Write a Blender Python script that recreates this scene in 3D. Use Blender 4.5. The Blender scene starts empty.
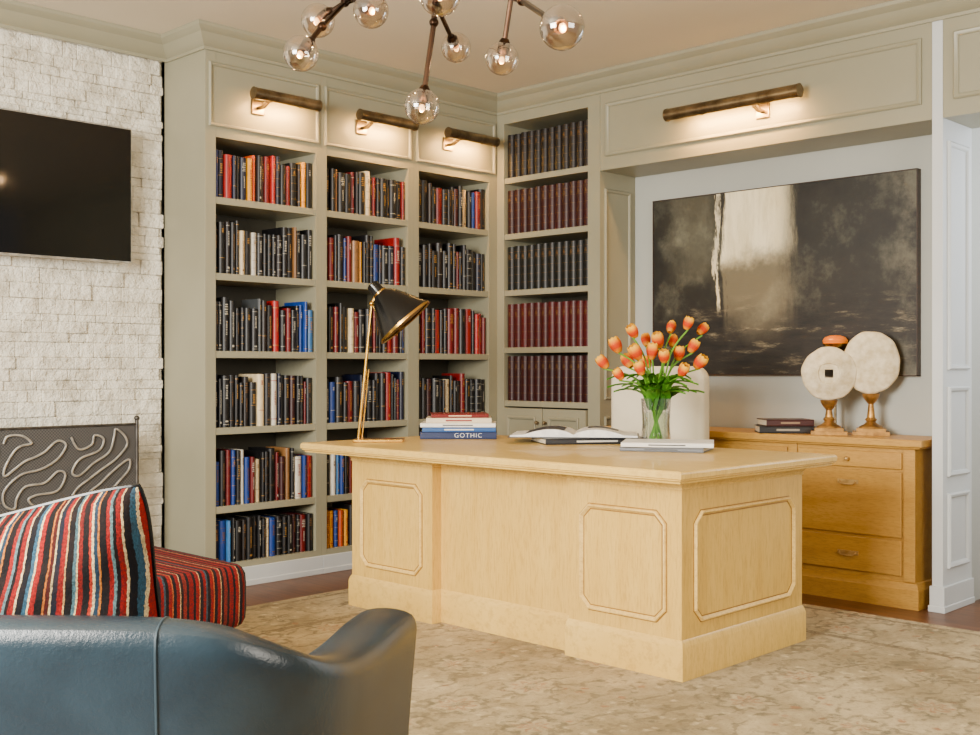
import bpy, math, random, bmesh
from mathutils import Vector, Matrix
random.seed(7)
H=1.14; F=1135.0; CX,CY=490.0,367.0
A=math.atan2(.699,.715)
CA,SA=math.cos(A),math.sin(A)
def cam2w(X,Y,Z): return Vector((X*SA+Y*CA,-X*CA+Y*SA,Z))
def U(px,py,Y): return cam2w((px-CX)/F*Y,Y,H-(py-CY)/F*Y)
def UZ(px,py,z): return U(px,py,(H-z)*F/(py-CY))
COL=bpy.context.scene.collection
def lin(c):
    c=c/255.0
    return c/12.92 if c<=.04045 else ((c+.055)/1.055)**2.4
def rgb(r,g,b): return (lin(r),lin(g),lin(b),1)
# ---------------------------------------------------------------- materials
def newmat(name):
    m=bpy.data.materials.new(name); m.use_nodes=True
    nt=m.node_tree; b=nt.nodes['Principled BSDF']
    return m,nt,b
def N(nt,t,**k):
    n=nt.nodes.new(t)
    for a,v in k.items(): setattr(n,a,v)
    return n
def noise(nt,vec,scale,detail=4,rough=.55):
    n=N(nt,'ShaderNodeTexNoise'); n.inputs['Scale'].default_value=scale
    n.inputs['Detail'].default_value=detail; n.inputs['Roughness'].default_value=rough
    nt.links.new(vec,n.inputs['Vector']); return n.outputs['Fac']
def mapping(nt,scale=(1,1,1),out='Object',rot=(0,0,0)):
    tc=N(nt,'ShaderNodeTexCoord'); mp=N(nt,'ShaderNodeMapping')
    mp.inputs['Scale'].default_value=scale; mp.inputs['Rotation'].default_value=rot
    nt.links.new(tc.outputs[out],mp.inputs['Vector']); return mp.outputs['Vector']
def ramp(nt,fac,stops,interp='LINEAR'):
    r=N(nt,'ShaderNodeValToRGB'); cr=r.color_ramp; cr.interpolation=interp
    while len(cr.elements)<len(stops): cr.elements.new(.5)
    for e,(p,c) in zip(cr.elements,sorted(stops,key=lambda s:s[0])): e.position=p; e.color=c
    nt.links.new(fac,r.inputs['Fac']); return r.outputs['Color']
def mix(nt,fac,a,b,mode='MIX'):
    n=N(nt,'ShaderNodeMix',data_type='RGBA',blend_type=mode)
    for s,v in ((n.inputs[0],fac),(n.inputs[6],a),(n.inputs[7],b)):
        if hasattr(v,'is_linked') or hasattr(v,'links'): nt.links.new(v,s)
        else: s.default_value=v
    return n.outputs[2]
def math_(nt,op,a,b=0.0,clamp=False):
    n=N(nt,'ShaderNodeMath',operation=op,use_clamp=clamp)
    for s,v in ((n.inputs[0],a),(n.inputs[1],b)):
        if hasattr(v,'links'): nt.links.new(v,s)
        else: s.default_value=v
    return n.outputs[0]
def sstep(nt,v,a,b,lo=0.0,hi=1.0):
    n=N(nt,'ShaderNodeMapRange',interpolation_type='SMOOTHSTEP')
    nt.links.new(v,n.inputs[0]); n.inputs[1].default_value=a; n.inputs[2].default_value=b
    n.inputs[3].default_value=lo; n.inputs[4].default_value=hi
    return n.outputs[0]
def bump(nt,b,h,strength,dist=.01):
    n=N(nt,'ShaderNodeBump'); n.inputs['Strength'].default_value=strength; n.inputs['Distance'].default_value=dist
    nt.links.new(h,n.inputs['Height']); nt.links.new(n.outputs['Normal'],b.inputs['Normal'])
def M(name,c,rough=.5,metal=0,c2=None,ns=6,st=(1,1,1),bs=60,bm=0.0,lo=.35,hi=.65,det=4,coat=0,bd=.004):
    m,nt,b=newmat(name)
    if c2 is None: c2=tuple(x*.9 for x in c[:3])+(1,)
    v=mapping(nt,st); f=noise(nt,v,ns,det)
    nt.links.new(ramp(nt,f,[(lo,c2),(hi,c)]),b.inputs['Base Color'])
    b.inputs['Roughness'].default_value=rough; b.inputs['Metallic'].default_value=metal
    if coat: b.inputs['Coat Weight'].default_value=coat
    if bm: bump(nt,b,noise(nt,v,bs,4,.65),bm,bd)
    return m
def emis(name,c,s):
    m,nt,b=newmat(name); b.inputs['Base Color'].default_value=c
    b.inputs['Emission Color'].default_value=c; b.inputs['Emission Strength'].default_value=s
    return m
def glassmat(name,tint=(1,1,1,1),refl=.12):
    m=bpy.data.materials.new(name); m.use_nodes=True; nt=m.node_tree; nt.nodes.clear()
    o=N(nt,'ShaderNodeOutputMaterial'); mx=N(nt,'ShaderNodeMixShader')
    t=N(nt,'ShaderNodeBsdfTransparent'); g=N(nt,'ShaderNodeBsdfGlossy')
    t.inputs[0].default_value=tint; g.inputs['Roughness'].default_value=.03
    lw=N(nt,'ShaderNodeLayerWeight'); lw.inputs[0].default_value=.45
    mr=math_(nt,'MULTIPLY_ADD',lw.outputs['Facing'],.6); nt.nodes[-1].inputs[2].default_value=refl
    nt.links.new(mr,mx.inputs[0]); nt.links.new(t.outputs[0],mx.inputs[1]); nt.links.new(g.outputs[0],mx.inputs[2])
    nt.links.new(mx.outputs[0],o.inputs[0]); return m
mPaint=M('greige_paint',rgb(146,142,119),.4,c2=rgb(142,138,115),ns=3)
mPaintShade=M('greige_shelf_shade',rgb(68,64,52),.5,c2=rgb(64,60,49),ns=3)  # greige darkened: shelf shade put into the back panel colour
mNiche=M('pale_grey_wall_paint',rgb(174,176,168),.6,c2=rgb(169,171,164),ns=2)
mLitPaint=M('lit_white_paint',rgb(200,203,203),.45,c2=rgb(195,199,199),ns=3)  # near-white tone carries the light falling on jamb and base trims
mCeil=M('ceiling_paint',rgb(224,213,191),.8,c2=rgb(220,209,186),ns=1.5)
mStone=M('painted_stone',rgb(230,224,207),.82,c2=rgb(184,176,156),ns=7,bm=1.0,bs=20,det=10,bd=.03,lo=.3,hi=.56)
def wood(name,c,c2,c3,st,coat=.05,rough=.42):
    m,nt,b=newmat(name); v=mapping(nt,st); a=noise(nt,v,4,6,.6); g=noise(nt,mapping(nt,tuple(s*9 for s in st)),4,4,.7); l=noise(nt,mapping(nt),1.3,2)
    col=ramp(nt,a,[(.25,c2),(.7,c)]); col=mix(nt,sstep(nt,g,.44,.68,0,.40),col,c3); col=mix(nt,sstep(nt,l,.35,.75,0,.2),col,c2)
    nt.links.new(col,b.inputs['Base Color']); b.inputs['Roughness'].default_value=rough; b.inputs['Coat Weight'].default_value=coat
    bump(nt,b,g,.06,.002); return m
mBlonde=wood('blonde_wood',rgb(228,192,104),rgb(214,174,84),rgb(170,126,52),(5,.8,.8),.1,.34)
mBlondeV=wood('blonde_wood_upright',rgb(222,184,94),rgb(206,164,72),rgb(162,118,46),(3.5,3.5,.45))
mBlondeL=wood('blonde_wood_moulding',rgb(232,198,116),rgb(216,178,92),rgb(140,98,38),(2,2,2))
mDarkEdge=wood('dark_wood_edge',rgb(160,116,48),rgb(142,100,38),rgb(110,74,26),(2,2,2))
mCred=wood('honey_wood',rgb(196,150,66),rgb(176,128,50),rgb(130,88,32),(5,.8,5),.1)
mBrass=M('polished_brass',rgb(226,180,88),.25,1,c2=rgb(206,158,70))
mBrassL=M('light_aged_brass',rgb(206,172,108),.45,.6,c2=rgb(176,140,80),ns=20)
mBronze=M('aged_bronze',rgb(62,44,32),.3,1,c2=rgb(40,29,22))
mAntB=M('antique_brass',rgb(150,130,98),.28,.9,c2=rgb(92,77,56),ns=10)
mBlack=M('black_enamel',rgb(8,8,9),.25)
mIron=M('brushed_iron',rgb(206,205,200),.3,.75,c2=rgb(160,158,152),ns=20)
mIronD=M('dark_grey_iron',rgb(90,86,80),.4,.7,c2=rgb(62,58,54),ns=20)
mLeather=M('blue_leather',rgb(42,60,71),.27,c2=rgb(17,26,32),ns=3.5,bm=.25,bs=130,det=8,lo=.3,hi=.85)
mSeam=M('teal_stitching',rgb(38,56,66),.5)
mCream=M('cream_leather',rgb(230,220,192),.5,c2=rgb(222,211,182),bm=.15,bs=150)
mPages=M('paper_pages',rgb(228,214,184),.8,c2=rgb(204,190,160),ns=60,st=(1,1,20))
mPaper=M('printed_paper',rgb(240,237,230),.6,c2=rgb(216,214,208),ns=30)
mGold=M('gilt_foil',rgb(172,126,58),.4,.3)
mGoldD=M('dull_gilt',rgb(112,80,44),.5,.2)
mWhiteInk=M('white_ink',rgb(176,170,154),.6)
mRedInk=M('red_ink',rgb(150,34,30),.6)
mGreenL=M('leaf_green',rgb(88,152,28),.45,c2=rgb(44,104,14),ns=10)
mStem=M('stem_green',rgb(98,154,34),.45)
mDisc=M('pale_coral_stone',rgb(232,217,184),.8,c2=rgb(202,182,142),ns=25,bm=.9,bs=60)
mScreen=M('tv_glass',rgb(7,6,6),.08,c2=rgb(11,9,8))
m,nt,b=newmat('emissive_amber_glass'); b.inputs['Base Color'].default_value=rgb(226,104,0); b.inputs['Emission Color'].default_value=(1,.30,.0,1); b.inputs['Emission Strength'].default_value=.35; b.inputs['Roughness'].default_value=.3; mAmber=m  # glow put into the glass by weak emission, no lamp inside
mDarkW=M('dark_walnut',rgb(60,38,26),.4,c2=rgb(42,26,18),st=(1,1,8))
mFirebox=M('dark_firebox_back',rgb(50,46,42),.9,c2=rgb(36,33,31))
mGlass=glassmat('clear_glass',(.97,.97,.96,1),.06)
mSmoke=glassmat('amber_tint_glass',(.90,.79,.66,1),.14)
mWater=glassmat('water',(.90,.97,.84,1),.03)
mBulb=emis('warm_bulb',(1,.60,.25,1),5)
m,nt,b=newmat('screen_mesh'); v=mapping(nt,(1,1,1))
w1=N(nt,'ShaderNodeTexChecker'); w1.inputs['Scale'].default_value=130; nt.links.new(v,w1.inputs['Vector'])
w1.inputs[1].default_value=rgb(80,78,76); w1.inputs[2].default_value=rgb(46,45,44)
nt.links.new(w1.outputs[0],b.inputs['Base Color']); b.inputs['Metallic'].default_value=.0; b.inputs['Roughness'].default_value=.6; mMesh=m
m,nt,b=newmat('book_cloth'); oi=N(nt,'ShaderNodeObjectInfo'); v=mapping(nt)
f=noise(nt,v,6,3); nt.links.new(mix(nt,ramp(nt,f,[(.3,(.0,.0,.0,1)),(.7,(.3,.3,.3,1))]),oi.outputs['Color'],(.0,.0,.0,1)),b.inputs['Base Color'])
b.inputs['Roughness'].default_value=.42; mBook=m
m,nt,b=newmat('tulip_petal'); v=mapping(nt); sx=N(nt,'ShaderNodeSeparateXYZ'); nt.links.new(v,sx.inputs[0])
f=sstep(nt,sx.outputs[2],-.035,.035); nt.links.new(ramp(nt,f,[(0,rgb(214,140,0)),(.25,rgb(192,52,0)),(.6,rgb(196,62,0)),(.82,rgb(222,120,0)),(1,rgb(240,176,16))]),b.inputs['Base Color'])
b.inputs['Roughness'].default_value=.6; b.inputs['Specular IOR Level'].default_value=.15; mPetal=m
m,nt,b=newmat('wood_floor_planks'); v=mapping(nt,(1,1,1),rot=(0,0,math.pi/2))
br=N(nt,'ShaderNodeTexBrick'); nt.links.new(v,br.inputs['Vector'])
br.inputs['Color1'].default_value=rgb(108,66,36); br.inputs['Color2'].default_value=rgb(80,46,24); br.inputs['Mortar'].default_value=rgb(36,22,14)
br.inputs['Scale'].default_value=1; br.inputs['Brick Width'].default_value=1.3; br.inputs['Row Height'].default_value=.11; br.inputs['Mortar Size'].default_value=.002
f=noise(nt,mapping(nt,(18,1.5,1)),3,6); nt.links.new(mix(nt,.5,br.outputs[0],ramp(nt,f,[(.3,rgb(62,38,18)),(.7,rgb(126,82,44))]),'MIX'),b.inputs['Base Color'])
b.inputs['Roughness'].default_value=.38; mFloor=m
# rug: soft, worn floral
m,nt,b=newmat('oriental_rug'); v=mapping(nt)
n1=noise(nt,v,1.5,8,.7); n2=noise(nt,v,70,4,.75); n3=noise(nt,v,5,6,.7); n4=noise(nt,v,30,6,.78); n5=noise(nt,v,13,5,.65)
def distort(vec,nsc,det,sc_):
    tn=N(nt,'ShaderNodeTexNoise'); tn.inputs['Scale'].default_value=nsc; tn.inputs['Detail'].default_value=det; tn.inputs['Roughness'].default_value=.7; nt.links.new(v,tn.inputs['Vector'])
    s=N(nt,'ShaderNodeVectorMath',operation='SCALE'); s.inputs['Scale'].default_value=sc_; nt.links.new(tn.outputs['Color'],s.inputs[0])
    d=N(nt,'ShaderNodeVectorMath',operation='ADD'); nt.links.new(vec,d.inputs[0]); nt.links.new(s.outputs[0],d.inputs[1]); return d.outputs[0]
dv=distort(v,10,6,.08); dv2=distort(v,14,6,.08)
base=ramp(nt,n1,[(.34,rgb(124,108,76)),(.47,rgb(154,137,101)),(.60,rgb(184,166,128))])
def vor(vec,sc_,rnd,feat='F1'):
    vo=N(nt,'ShaderNodeTexVoronoi',feature=feat); vo.inputs['Scale'].default_value=sc_; vo.inputs['Randomness'].default_value=rnd
    nt.links.new(vec,vo.inputs['Vector']); return vo
va_=vor(dv2,19,.85); sep=N(nt,'ShaderNodeSeparateColor'); nt.links.new(va_.outputs['Color'],sep.inputs[0])
leafc=ramp(nt,sep.outputs[0],[(0,rgb(102,94,70)),(.22,rgb(194,176,136)),(.42,rgb(118,103,74)),(.58,rgb(202,184,144)),(.78,rgb(146,96,58)),(.86,rgb(110,104,82))],'CONSTANT')
leafm=math_(nt,'MULTIPLY',sstep(nt,va_.outputs['Distance'],.20,.44,1,0),sstep(nt,n4,.36,.56))
c=mix(nt,math_(nt,'MULTIPLY',leafm,.75),base,leafc)
vp=vor(dv,2.7,.5); d=vp.outputs['Distance']
loc=N(nt,'ShaderNodeVectorMath',operation='SUBTRACT'); nt.links.new(dv,loc.inputs[0]); nt.links.new(vp.outputs['Position'],loc.inputs[1])
sl=N(nt,'ShaderNodeSeparateXYZ'); nt.links.new(loc.outputs[0],sl.inputs[0])
ang=math_(nt,'ARCTAN2',sl.outputs[1],sl.outputs[0]); lobe=math_(nt,'MULTIPLY',math_(nt,'COSINE',math_(nt,'MULTIPLY',ang,8.0)),.035)
dl=math_(nt,'ADD',d,lobe)
worn=sstep(nt,n4,.36,.56)
ringo=math_(nt,'MULTIPLY',sstep(nt,dl,.23,.26),sstep(nt,dl,.29,.33,1,0)); ringi=math_(nt,'MULTIPLY',sstep(nt,dl,.10,.13),sstep(nt,dl,.15,.19,1,0)); disk=sstep(nt,dl,.22,.27,1,0); core=sstep(nt,dl,.05,.09,1,0)
c=mix(nt,math_(nt,'MULTIPLY',math_(nt,'MULTIPLY',disk,worn),.45),c,rgb(192,174,134))
c=mix(nt,math_(nt,'MULTIPLY',math_(nt,'MULTIPLY',ringo,worn),.65),c,rgb(98,88,64))
c=mix(nt,math_(nt,'MULTIPLY',math_(nt,'MULTIPLY',ringi,worn),.6),c,rgb(146,92,52))
c=mix(nt,math_(nt,'MULTIPLY',math_(nt,'MULTIPLY',core,worn),.6),c,rgb(100,92,70))
wv=N(nt,'ShaderNodeTexWave',wave_type='RINGS'); wv.inputs['Scale'].default_value=2.4; wv.inputs['Distortion'].default_value=9; wv.inputs['Detail'].default_value=3; wv.inputs['Detail Scale'].default_value=2.4; nt.links.new(v,wv.inputs['Vector'])
ten=math_(nt,'MULTIPLY',sstep(nt,wv.outputs['Fac'],.86,.97),sstep(nt,n5,.38,.54)); c=mix(nt,math_(nt,'MULTIPLY',ten,.5),c,rgb(96,84,58))
c=mix(nt,sstep(nt,n2,.48,.7,0,.38),c,rgb(88,70,46))
c=mix(nt,sstep(nt,n3,.50,.68,0,.38),c,rgb(184,167,130))
sx=N(nt,'ShaderNodeSeparateXYZ'); nt.links.new(v,sx.inputs[0])
ed=math_(nt,'MINIMUM',math_(nt,'SUBTRACT',2.315,math_(nt,'ABSOLUTE',sx.outputs[0])),math_(nt,'SUBTRACT',2.585,math_(nt,'ABSOLUTE',sx.outputs[1])))
bands=math_(nt,'MULTIPLY',math_(nt,'ADD',math_(nt,'MULTIPLY',sstep(nt,ed,.05,.06),sstep(nt,ed,.08,.09,1,0)),math_(nt,'MULTIPLY',sstep(nt,ed,.48,.49),sstep(nt,ed,.52,.53,1,0))),sstep(nt,n4,.36,.5))
c=mix(nt,math_(nt,'MULTIPLY',bands,.6),c,rgb(90,74,50)); nt.links.new(c,b.inputs['Base Color'])
b.inputs['Roughness'].default_value=.95; bump(nt,b,n2,.5,.004); mRug=m
# striped fabrics
def stripes(name,period,stops,mode):
    m,nt,b=newmat(name); v=mapping(nt); sx=N(nt,'ShaderNodeSeparateXYZ'); nt.links.new(v,sx.inputs[0])
    x,y,z=sx.outputs
    if mode=='pillow':
        sl=math_(nt,'MULTIPLY',math_(nt,'SUBTRACT',.36,x),1.3)
        q=math_(nt,'SUBTRACT',x,math_(nt,'MULTIPLY',z,sl)); q=math_(nt,'ADD',q,math_(nt,'MULTIPLY',math_(nt,'MULTIPLY',z,z),.55))
    else: q=x
    f=math_(nt,'ADD',q,math_(nt,'MULTIPLY',noise(nt,v,3.0,3),.028))
    f=math_(nt,'ADD',f,math_(nt,'MULTIPLY',noise(nt,v,130,2),.005))
    f=math_(nt,'FRACT',math_(nt,'DIVIDE',math_(nt,'ADD',f,5.0),period))
    col=ramp(nt,f,stops,'CONSTANT'); n=noise(nt,v,220,3,.7); n2=noise(nt,v,22,4,.6)
    col=mix(nt,sstep(nt,n2,.45,.7,0,.3),col,rgb(60,34,26))
    nt.links.new(mix(nt,sstep(nt,n,.32,.68,.0,.65),col,(.008,.006,.006,1)),b.inputs['Base Color'])
    b.inputs['Roughness'].default_value=.9; b.inputs['Specular IOR Level'].default_value=.2; bump(nt,b,n,.5,.003); return m
R=rgb
mPillow=stripes('striped_velvet',.21,[(0,R(140,14,12)),(.05,R(222,194,142)),(.07,R(12,14,20)),(.13,R(44,86,108)),(.17,R(226,200,148)),(.19,R(150,16,12)),(.24,R(10,9,10)),(.31,R(184,100,24)),(.33,R(70,18,12)),(.37,R(210,182,126)),(.39,R(14,24,38)),(.44,R(144,14,10)),(.49,R(204,160,100)),(.505,R(9,8,10)),(.57,R(70,104,112)),(.60,R(214,188,134)),(.615,R(120,18,12)),(.66,R(12,12,14)),(.72,R(176,44,20)),(.75,R(226,200,148)),(.77,R(30,54,72)),(.81,R(190,110,28)),(.83,R(12,10,12)),(.90,R(150,18,14)),(.94,R(96,128,130)),(.965,R(12,10,12))],'pillow')
mBench=stripes('red_striped_cloth',.15,[(0,R(120,9,8)),(.10,R(12,10,12)),(.16,R(128,12,10)),(.24,R(186,140,92)),(.26,R(18,16,22)),(.34,R(122,9,8)),(.41,R(52,66,76)),(.45,R(10,9,10)),(.52,R(132,14,10)),(.60,R(172,86,36)),(.625,R(14,12,14)),(.70,R(124,10,9)),(.78,R(194,158,110)),(.80,R(26,12,12)),(.86,R(120,30,20)),(.94,R(14,12,14))],'bench')
# painting
m,nt,b=newmat('abstract_painting'); v=mapping(nt,(1,1,1),'Object'); sx=N(nt,'ShaderNodeSeparateXYZ'); nt.links.new(v,sx.inputs[0])
u=math_(nt,'DIVIDE',math_(nt,'SUBTRACT',.807,sx.outputs[1]),1.614); w=math_(nt,'DIVIDE',math_(nt,'ADD',sx.outputs[2],.515),1.03)
nA=noise(nt,v,2.6,10,.7); nB=noise(nt,mapping(nt,(1,.8,4)),4,10,.75); nC=noise(nt,mapping(nt,(1,5,1)),3,8,.75)
ud=math_(nt,'ADD',u,math_(nt,'MULTIPLY',math_(nt,'SUBTRACT',nC,.5),.12)); wd=math_(nt,'ADD',w,math_(nt,'MULTIPLY',math_(nt,'SUBTRACT',nA,.5),.34))
base=ramp(nt,nA,[(.34,R(13,13,12)),(.5,R(30,29,25)),(.60,R(66,65,55)),(.74,R(118,115,98))])
low=ramp(nt,nB,[(.40,R(12,11,10)),(.55,R(34,29,24)),(.63,R(98,90,72)),(.72,R(196,184,152))])
c=mix(nt,sstep(nt,wd,.28,.44,1,0),base,low)
leftg=math_(nt,'MULTIPLY',math_(nt,'MULTIPLY',sstep(nt,ud,.02,.2),sstep(nt,ud,.22,.30,1,0)),sstep(nt,wd,.45,.6)); c=mix(nt,math_(nt,'MULTIPLY',leftg,.35),c,R(112,108,88))
pm=math_(nt,'MULTIPLY',sstep(nt,ud,.295,.315),sstep(nt,ud,.50,.60,1,0))
pm2=math_(nt,'MULTIPLY',pm,sstep(nt,wd,.56,.72)); c=mix(nt,pm2,c,ramp(nt,nC,[(.3,R(216,198,154)),(.6,R(250,236,196))]))
pm3=math_(nt,'MULTIPLY',pm,math_(nt,'MULTIPLY',sstep(nt,wd,.16,.40),sstep(nt,wd,.58,.72,1,0))); c=mix(nt,math_(nt,'MULTIPLY',pm3,.30),c,R(170,158,126))
ln=math_(nt,'MULTIPLY',sstep(nt,ud,.262,.268),sstep(nt,ud,.276,.284,1,0)); c=mix(nt,math_(nt,'MULTIPLY',ln,math_(nt,'MULTIPLY',sstep(nt,wd,.3,.4),sstep(nt,nA,.35,.5))),c,R(222,208,172))
rt=math_(nt,'MULTIPLY',sstep(nt,ud,.9,.98),sstep(nt,nA,.4,.6)); c=mix(nt,math_(nt,'MULTIPLY',rt,.5),c,R(120,116,98))
nt.links.new(c,b.inputs['Base Color']); b.inputs['Roughness'].default_value=.45; bump(nt,b,nB,.3,.006); mArt=m
# ---------------------------------------------------------------- mesh builder
class MB:
    def __init__(s): s.v=[];s.f=[];s.mi=[]
    def add(s,vs,fs,m=0):
        o=len(s.v); s.v+= [Vector(p) for p in vs]; s.f+=[tuple(i+o for i in f) for f in fs]; s.mi+=[m]*len(fs); return s
    def box(s,x0,x1,y0,y1,z0,z1,m=0):
        return s.add([(x,y,z) for z in(z0,z1) for y in(y0,y1) for x in(x0,x1)],[(0,2,3,1),(4,5,7,6),(0,1,5,4),(1,3,7,5),(3,2,6,7),(2,0,4,6)],m)
    def cyl(s,p0,p1,r0,r1=None,seg=16,m=0):
        return s.tube([p0,p1],[r0,r0 if r1 is None else r1],seg,m)
    def tube(s,pts,r,seg=8,m=0,closed=False,caps=True,flat=None):
        pts=[Vector(p) for p in pts]; n=len(pts); rr=r if isinstance(r,(list,tuple)) else [r]*n
        vs=[];up=None
        for i,p in enumerate(pts):
            if closed: d=pts[(i+1)%n]-pts[i-1]
            else: d=pts[min(i+1,n-1)]-pts[max(i-1,0)]
            d.normalize()
            if up is None: up=Vector((0,0,1)) if abs(d.z)<.9 else Vector((1,0,0))
            a=up-d*up.dot(d); a.normalize(); up=a; bb=d.cross(a)
            for k in range(seg):
                t=2*math.pi*k/seg; q=(a*math.cos(t)+bb*math.sin(t))*rr[i]
                if flat: q.y*=flat
                vs.append(p+q)
        fs=[]
        for i in range(n if closed else n-1):
            for k in range(seg):
                j=(i+1)%n; fs.append((i*seg+k,i*seg+(k+1)%seg,j*seg+(k+1)%seg,j*seg+k))
        if not closed and caps: fs.append(tuple(range(seg))[::-1]); fs.append(tuple((n-1)*seg+k for k in range(seg)))
        return s.add(vs,fs,m)
    def lathe(s,prof,seg=32,c=(0,0,0),m=0,closed=False,rot=None):
        vs=[];c=Vector(c);n=len(prof)
        for r,z in prof:
            for k in range(seg):
                t=2*math.pi*k/seg; p=Vector((max(r,1e-4)*math.cos(t),max(r,1e-4)*math.sin(t),z))
                if rot: p=rot@p
                vs.append(c+p)
        fs=[]
        for i in range(n if closed else n-1):
            j=(i+1)%n
            for k in range(seg): fs.append((i*seg+k,i*seg+(k+1)%seg,j*seg+(k+1)%seg,j*seg+k))
        if not closed: fs.append(tuple(range(seg))[::-1]); fs.append(tuple((n-1)*seg+k for k in range(seg)))
        return s.add(vs,fs,m)
    def sphere(s,c,r,seg=20,m=0,rings=10,sz=1):
        return s.lathe([(r*math.sin(math.pi*i/rings),-r*sz*math.cos(math.pi*i/rings)) for i in range(rings+1)],seg,c,m)
    def sweep(s,path,prof,mapf,closed=False,m=0,capsolid=True):
        n=len(path); P=[Vector(p) for p in path]; k=len(prof); vs=[]
        def nr(a,b): d=(b-a).normalized(); return Vector((d.y,-d.x))
        for i in range(n):
            if closed: n1=nr(P[i-1],P[i]);n2=nr(P[i],P[(i+1)%n])
            else:
                n1=nr(P[max(i-1,0)],P[max(i,1)]); n2=nr(P[min(i,n-2)],P[min(i+1,n-1)])
            mm=(n1+n2)/(1+n1.dot(n2))
            for o,h in prof:
                q=P[i]+mm*o; vs.append(mapf(q.x,q.y,h))
        fs=[]
        for i in range(n if closed else n-1):
            j=(i+1)%n
            for q in range(k):
                fs.append((i*k+q,i*k+(q+1)%k,j*k+(q+1)%k,j*k+q))
        if not closed: fs.append(tuple(range(k))); fs.append(tuple((n-1)*k+q for q in range(k))[::-1])
        return s.add(vs,fs,m)
    def extrude(s,poly,h0,h1,mapf,m=0):
        n=len(poly); vs=[mapf(x,y,h0) for x,y in poly]+[mapf(x,y,h1) for x,y in poly]
        fs=[tuple(range(n))[::-1],tuple(range(n,2*n))]+[(i,(i+1)%n,n+(i+1)%n,n+i) for i in range(n)]
        return s.add(vs,fs,m)
    def mesh(s,name,mats,smooth=False,center=True,ang=35):
        me=bpy.data.meshes.new(name)
        if center:
            xs=[p.x for p in s.v];ys=[p.y for p in s.v];zs=[p.z for p in s.v]
            c=Vector(((min(xs)+max(xs))/2,(min(ys)+max(ys))/2,(min(zs)+max(zs))/2))
        else: c=Vector((0,0,0))
        me.from_pydata([p-c for p in s.v],[],s.f)
        for mt in (mats if isinstance(mats,(list,tuple)) else [mats]): me.materials.append(mt)
        for p,i in zip(me.polygons,s.mi): p.material_index=i
        bm=bmesh.new(); bm.from_mesh(me); bmesh.ops.recalc_face_normals(bm,faces=bm.faces); bm.to_mesh(me); bm.free()
        if smooth:
            for p in me.polygons: p.use_smooth=True
            me.set_sharp_from_angle(angle=math.radians(ang))
        me.update(); return me,c
    def obj(s,name,parent,mats,smooth=False,bevel=0,center=True,ang=35,label=None):
        me,c=s.mesh(name,mats,smooth,center,ang)
        o=bpy.data.objects.new(name,me); COL.objects.link(o); o.location=c
        if parent is not None: o.parent=parent
        if bevel:
            b=o.modifiers.new('bevel','BEVEL'); b.width=bevel; b.segments=2; b.limit_method='ANGLE'
        if label: o['label']=label
        return o
def thing(name,label,cat,loc=(0,0,0),rz=0,group=None):
    e=bpy.data.objects.new(name,None); e.empty_display_size=.1; COL.objects.link(e)
    e.location=loc; e.rotation_euler=(0,0,rz); e['label']=label; e['category']=cat
    if group: e['group']=group
    return e
def tag(o,label,cat,group=None):
    o['label']=label;o['category']=cat
    if group:o['group']=group
    return o
def struct(o): o['kind']='structure'; return o
I=lambda x,y,h:(x,y,h)
# ---------------------------------------------------------------- room shell
CZ=2.87; YB=5.06; XR=5.24; XL=3.107; XN=5.58; YS=5.46
struct(MB().box(-1.6,7.2,-1.6,5.9,-.1,0).obj('floor',None,mFloor,center=False))
struct(MB().box(-1.6,7.2,-1.6,5.9,CZ,CZ+.1).obj('ceiling',None,mCeil))
struct(MB().box(-1.6,7.2,5.75,5.9,0,CZ).obj('wall_north',None,mNiche))
struct(MB().box(XN,5.72,2.1825,4.214,0,CZ).obj('wall_east',None,mNiche))
struct(MB().box(5.66,5.75,4.216,5.75,0,CZ).obj('wall_northeast',None,mNiche))
struct(MB().box(XR,XN-.001,2.2325,4.214,2.30,CZ).obj('trim_1',None,mPaint))
struct(MB().box(XR,XN-.001,.9,2.18,2.30,CZ).obj('trim_2',None,mPaint))
jm=MB().box(XR,XN-.001,2.1815,2.2315,0,CZ)
FP=[(0,0),(0,.010),(.007,.016),(.018,.012),(.024,.004),(.024,0)]
def rect(a0,a1,z0,z1): return [(a0,z0),(a0,z1),(a1,z1),(a1,z0)]
for z0,z1 in((.2,.55),(.63,1.05),(1.13,2.2)):
    jm.sweep(rect(XR+.05,XN-.05,z0,z1),FP,lambda a,z,h:(a,2.1815-h,z),True)
struct(jm.obj('trim_3',None,mLitPaint))
struct(MB().box(XR,XN,-1.6,.9,0,CZ).obj('wall_southeast',None,mPaint))
struct(MB().sweep(rect(2.28,4.17,2.377,2.69),FP,lambda a,z,h:(XR-h,a,z),True).obj('trim_4',None,mPaint,smooth=True))
struct(MB().sweep(rect(.98,2.13,2.377,2.69),FP,lambda a,z,h:(XR-h,a,z),True).obj('trim_5',None,mPaint,smooth=True))
struct(MB().box(XR-.012,XN,2.17,2.24,0,.12).box(XR-.018,XN,2.165,2.245,0,.03).obj('baseboard_east',None,mLitPaint,bevel=.003))
wl=MB().box(6.1,6.2,.6,4.2,0,CZ)
for z0,z1 in((.2,.95),(1.1,2.1)):
    for y0 in(1.5,2.0,2.5,3.0): wl.sweep(rect(y0,y0+.42,z0,z1),FP,lambda a,z,h:(6.1-h,a,z),True)
struct(wl.obj('wall_beyond',None,mLitPaint))
struct(MB().box(5.98,6.08,1.4,3.6,2.2,2.32).obj('trim_6',None,mDarkW,bevel=.004))
CP=[(0,2.755),(.010,2.755),(.012,2.77),(.026,2.78),(.046,2.803),(.058,2.828),(.078,2.842),(.086,2.852),(.09,2.869),(0,2.869)]
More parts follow.
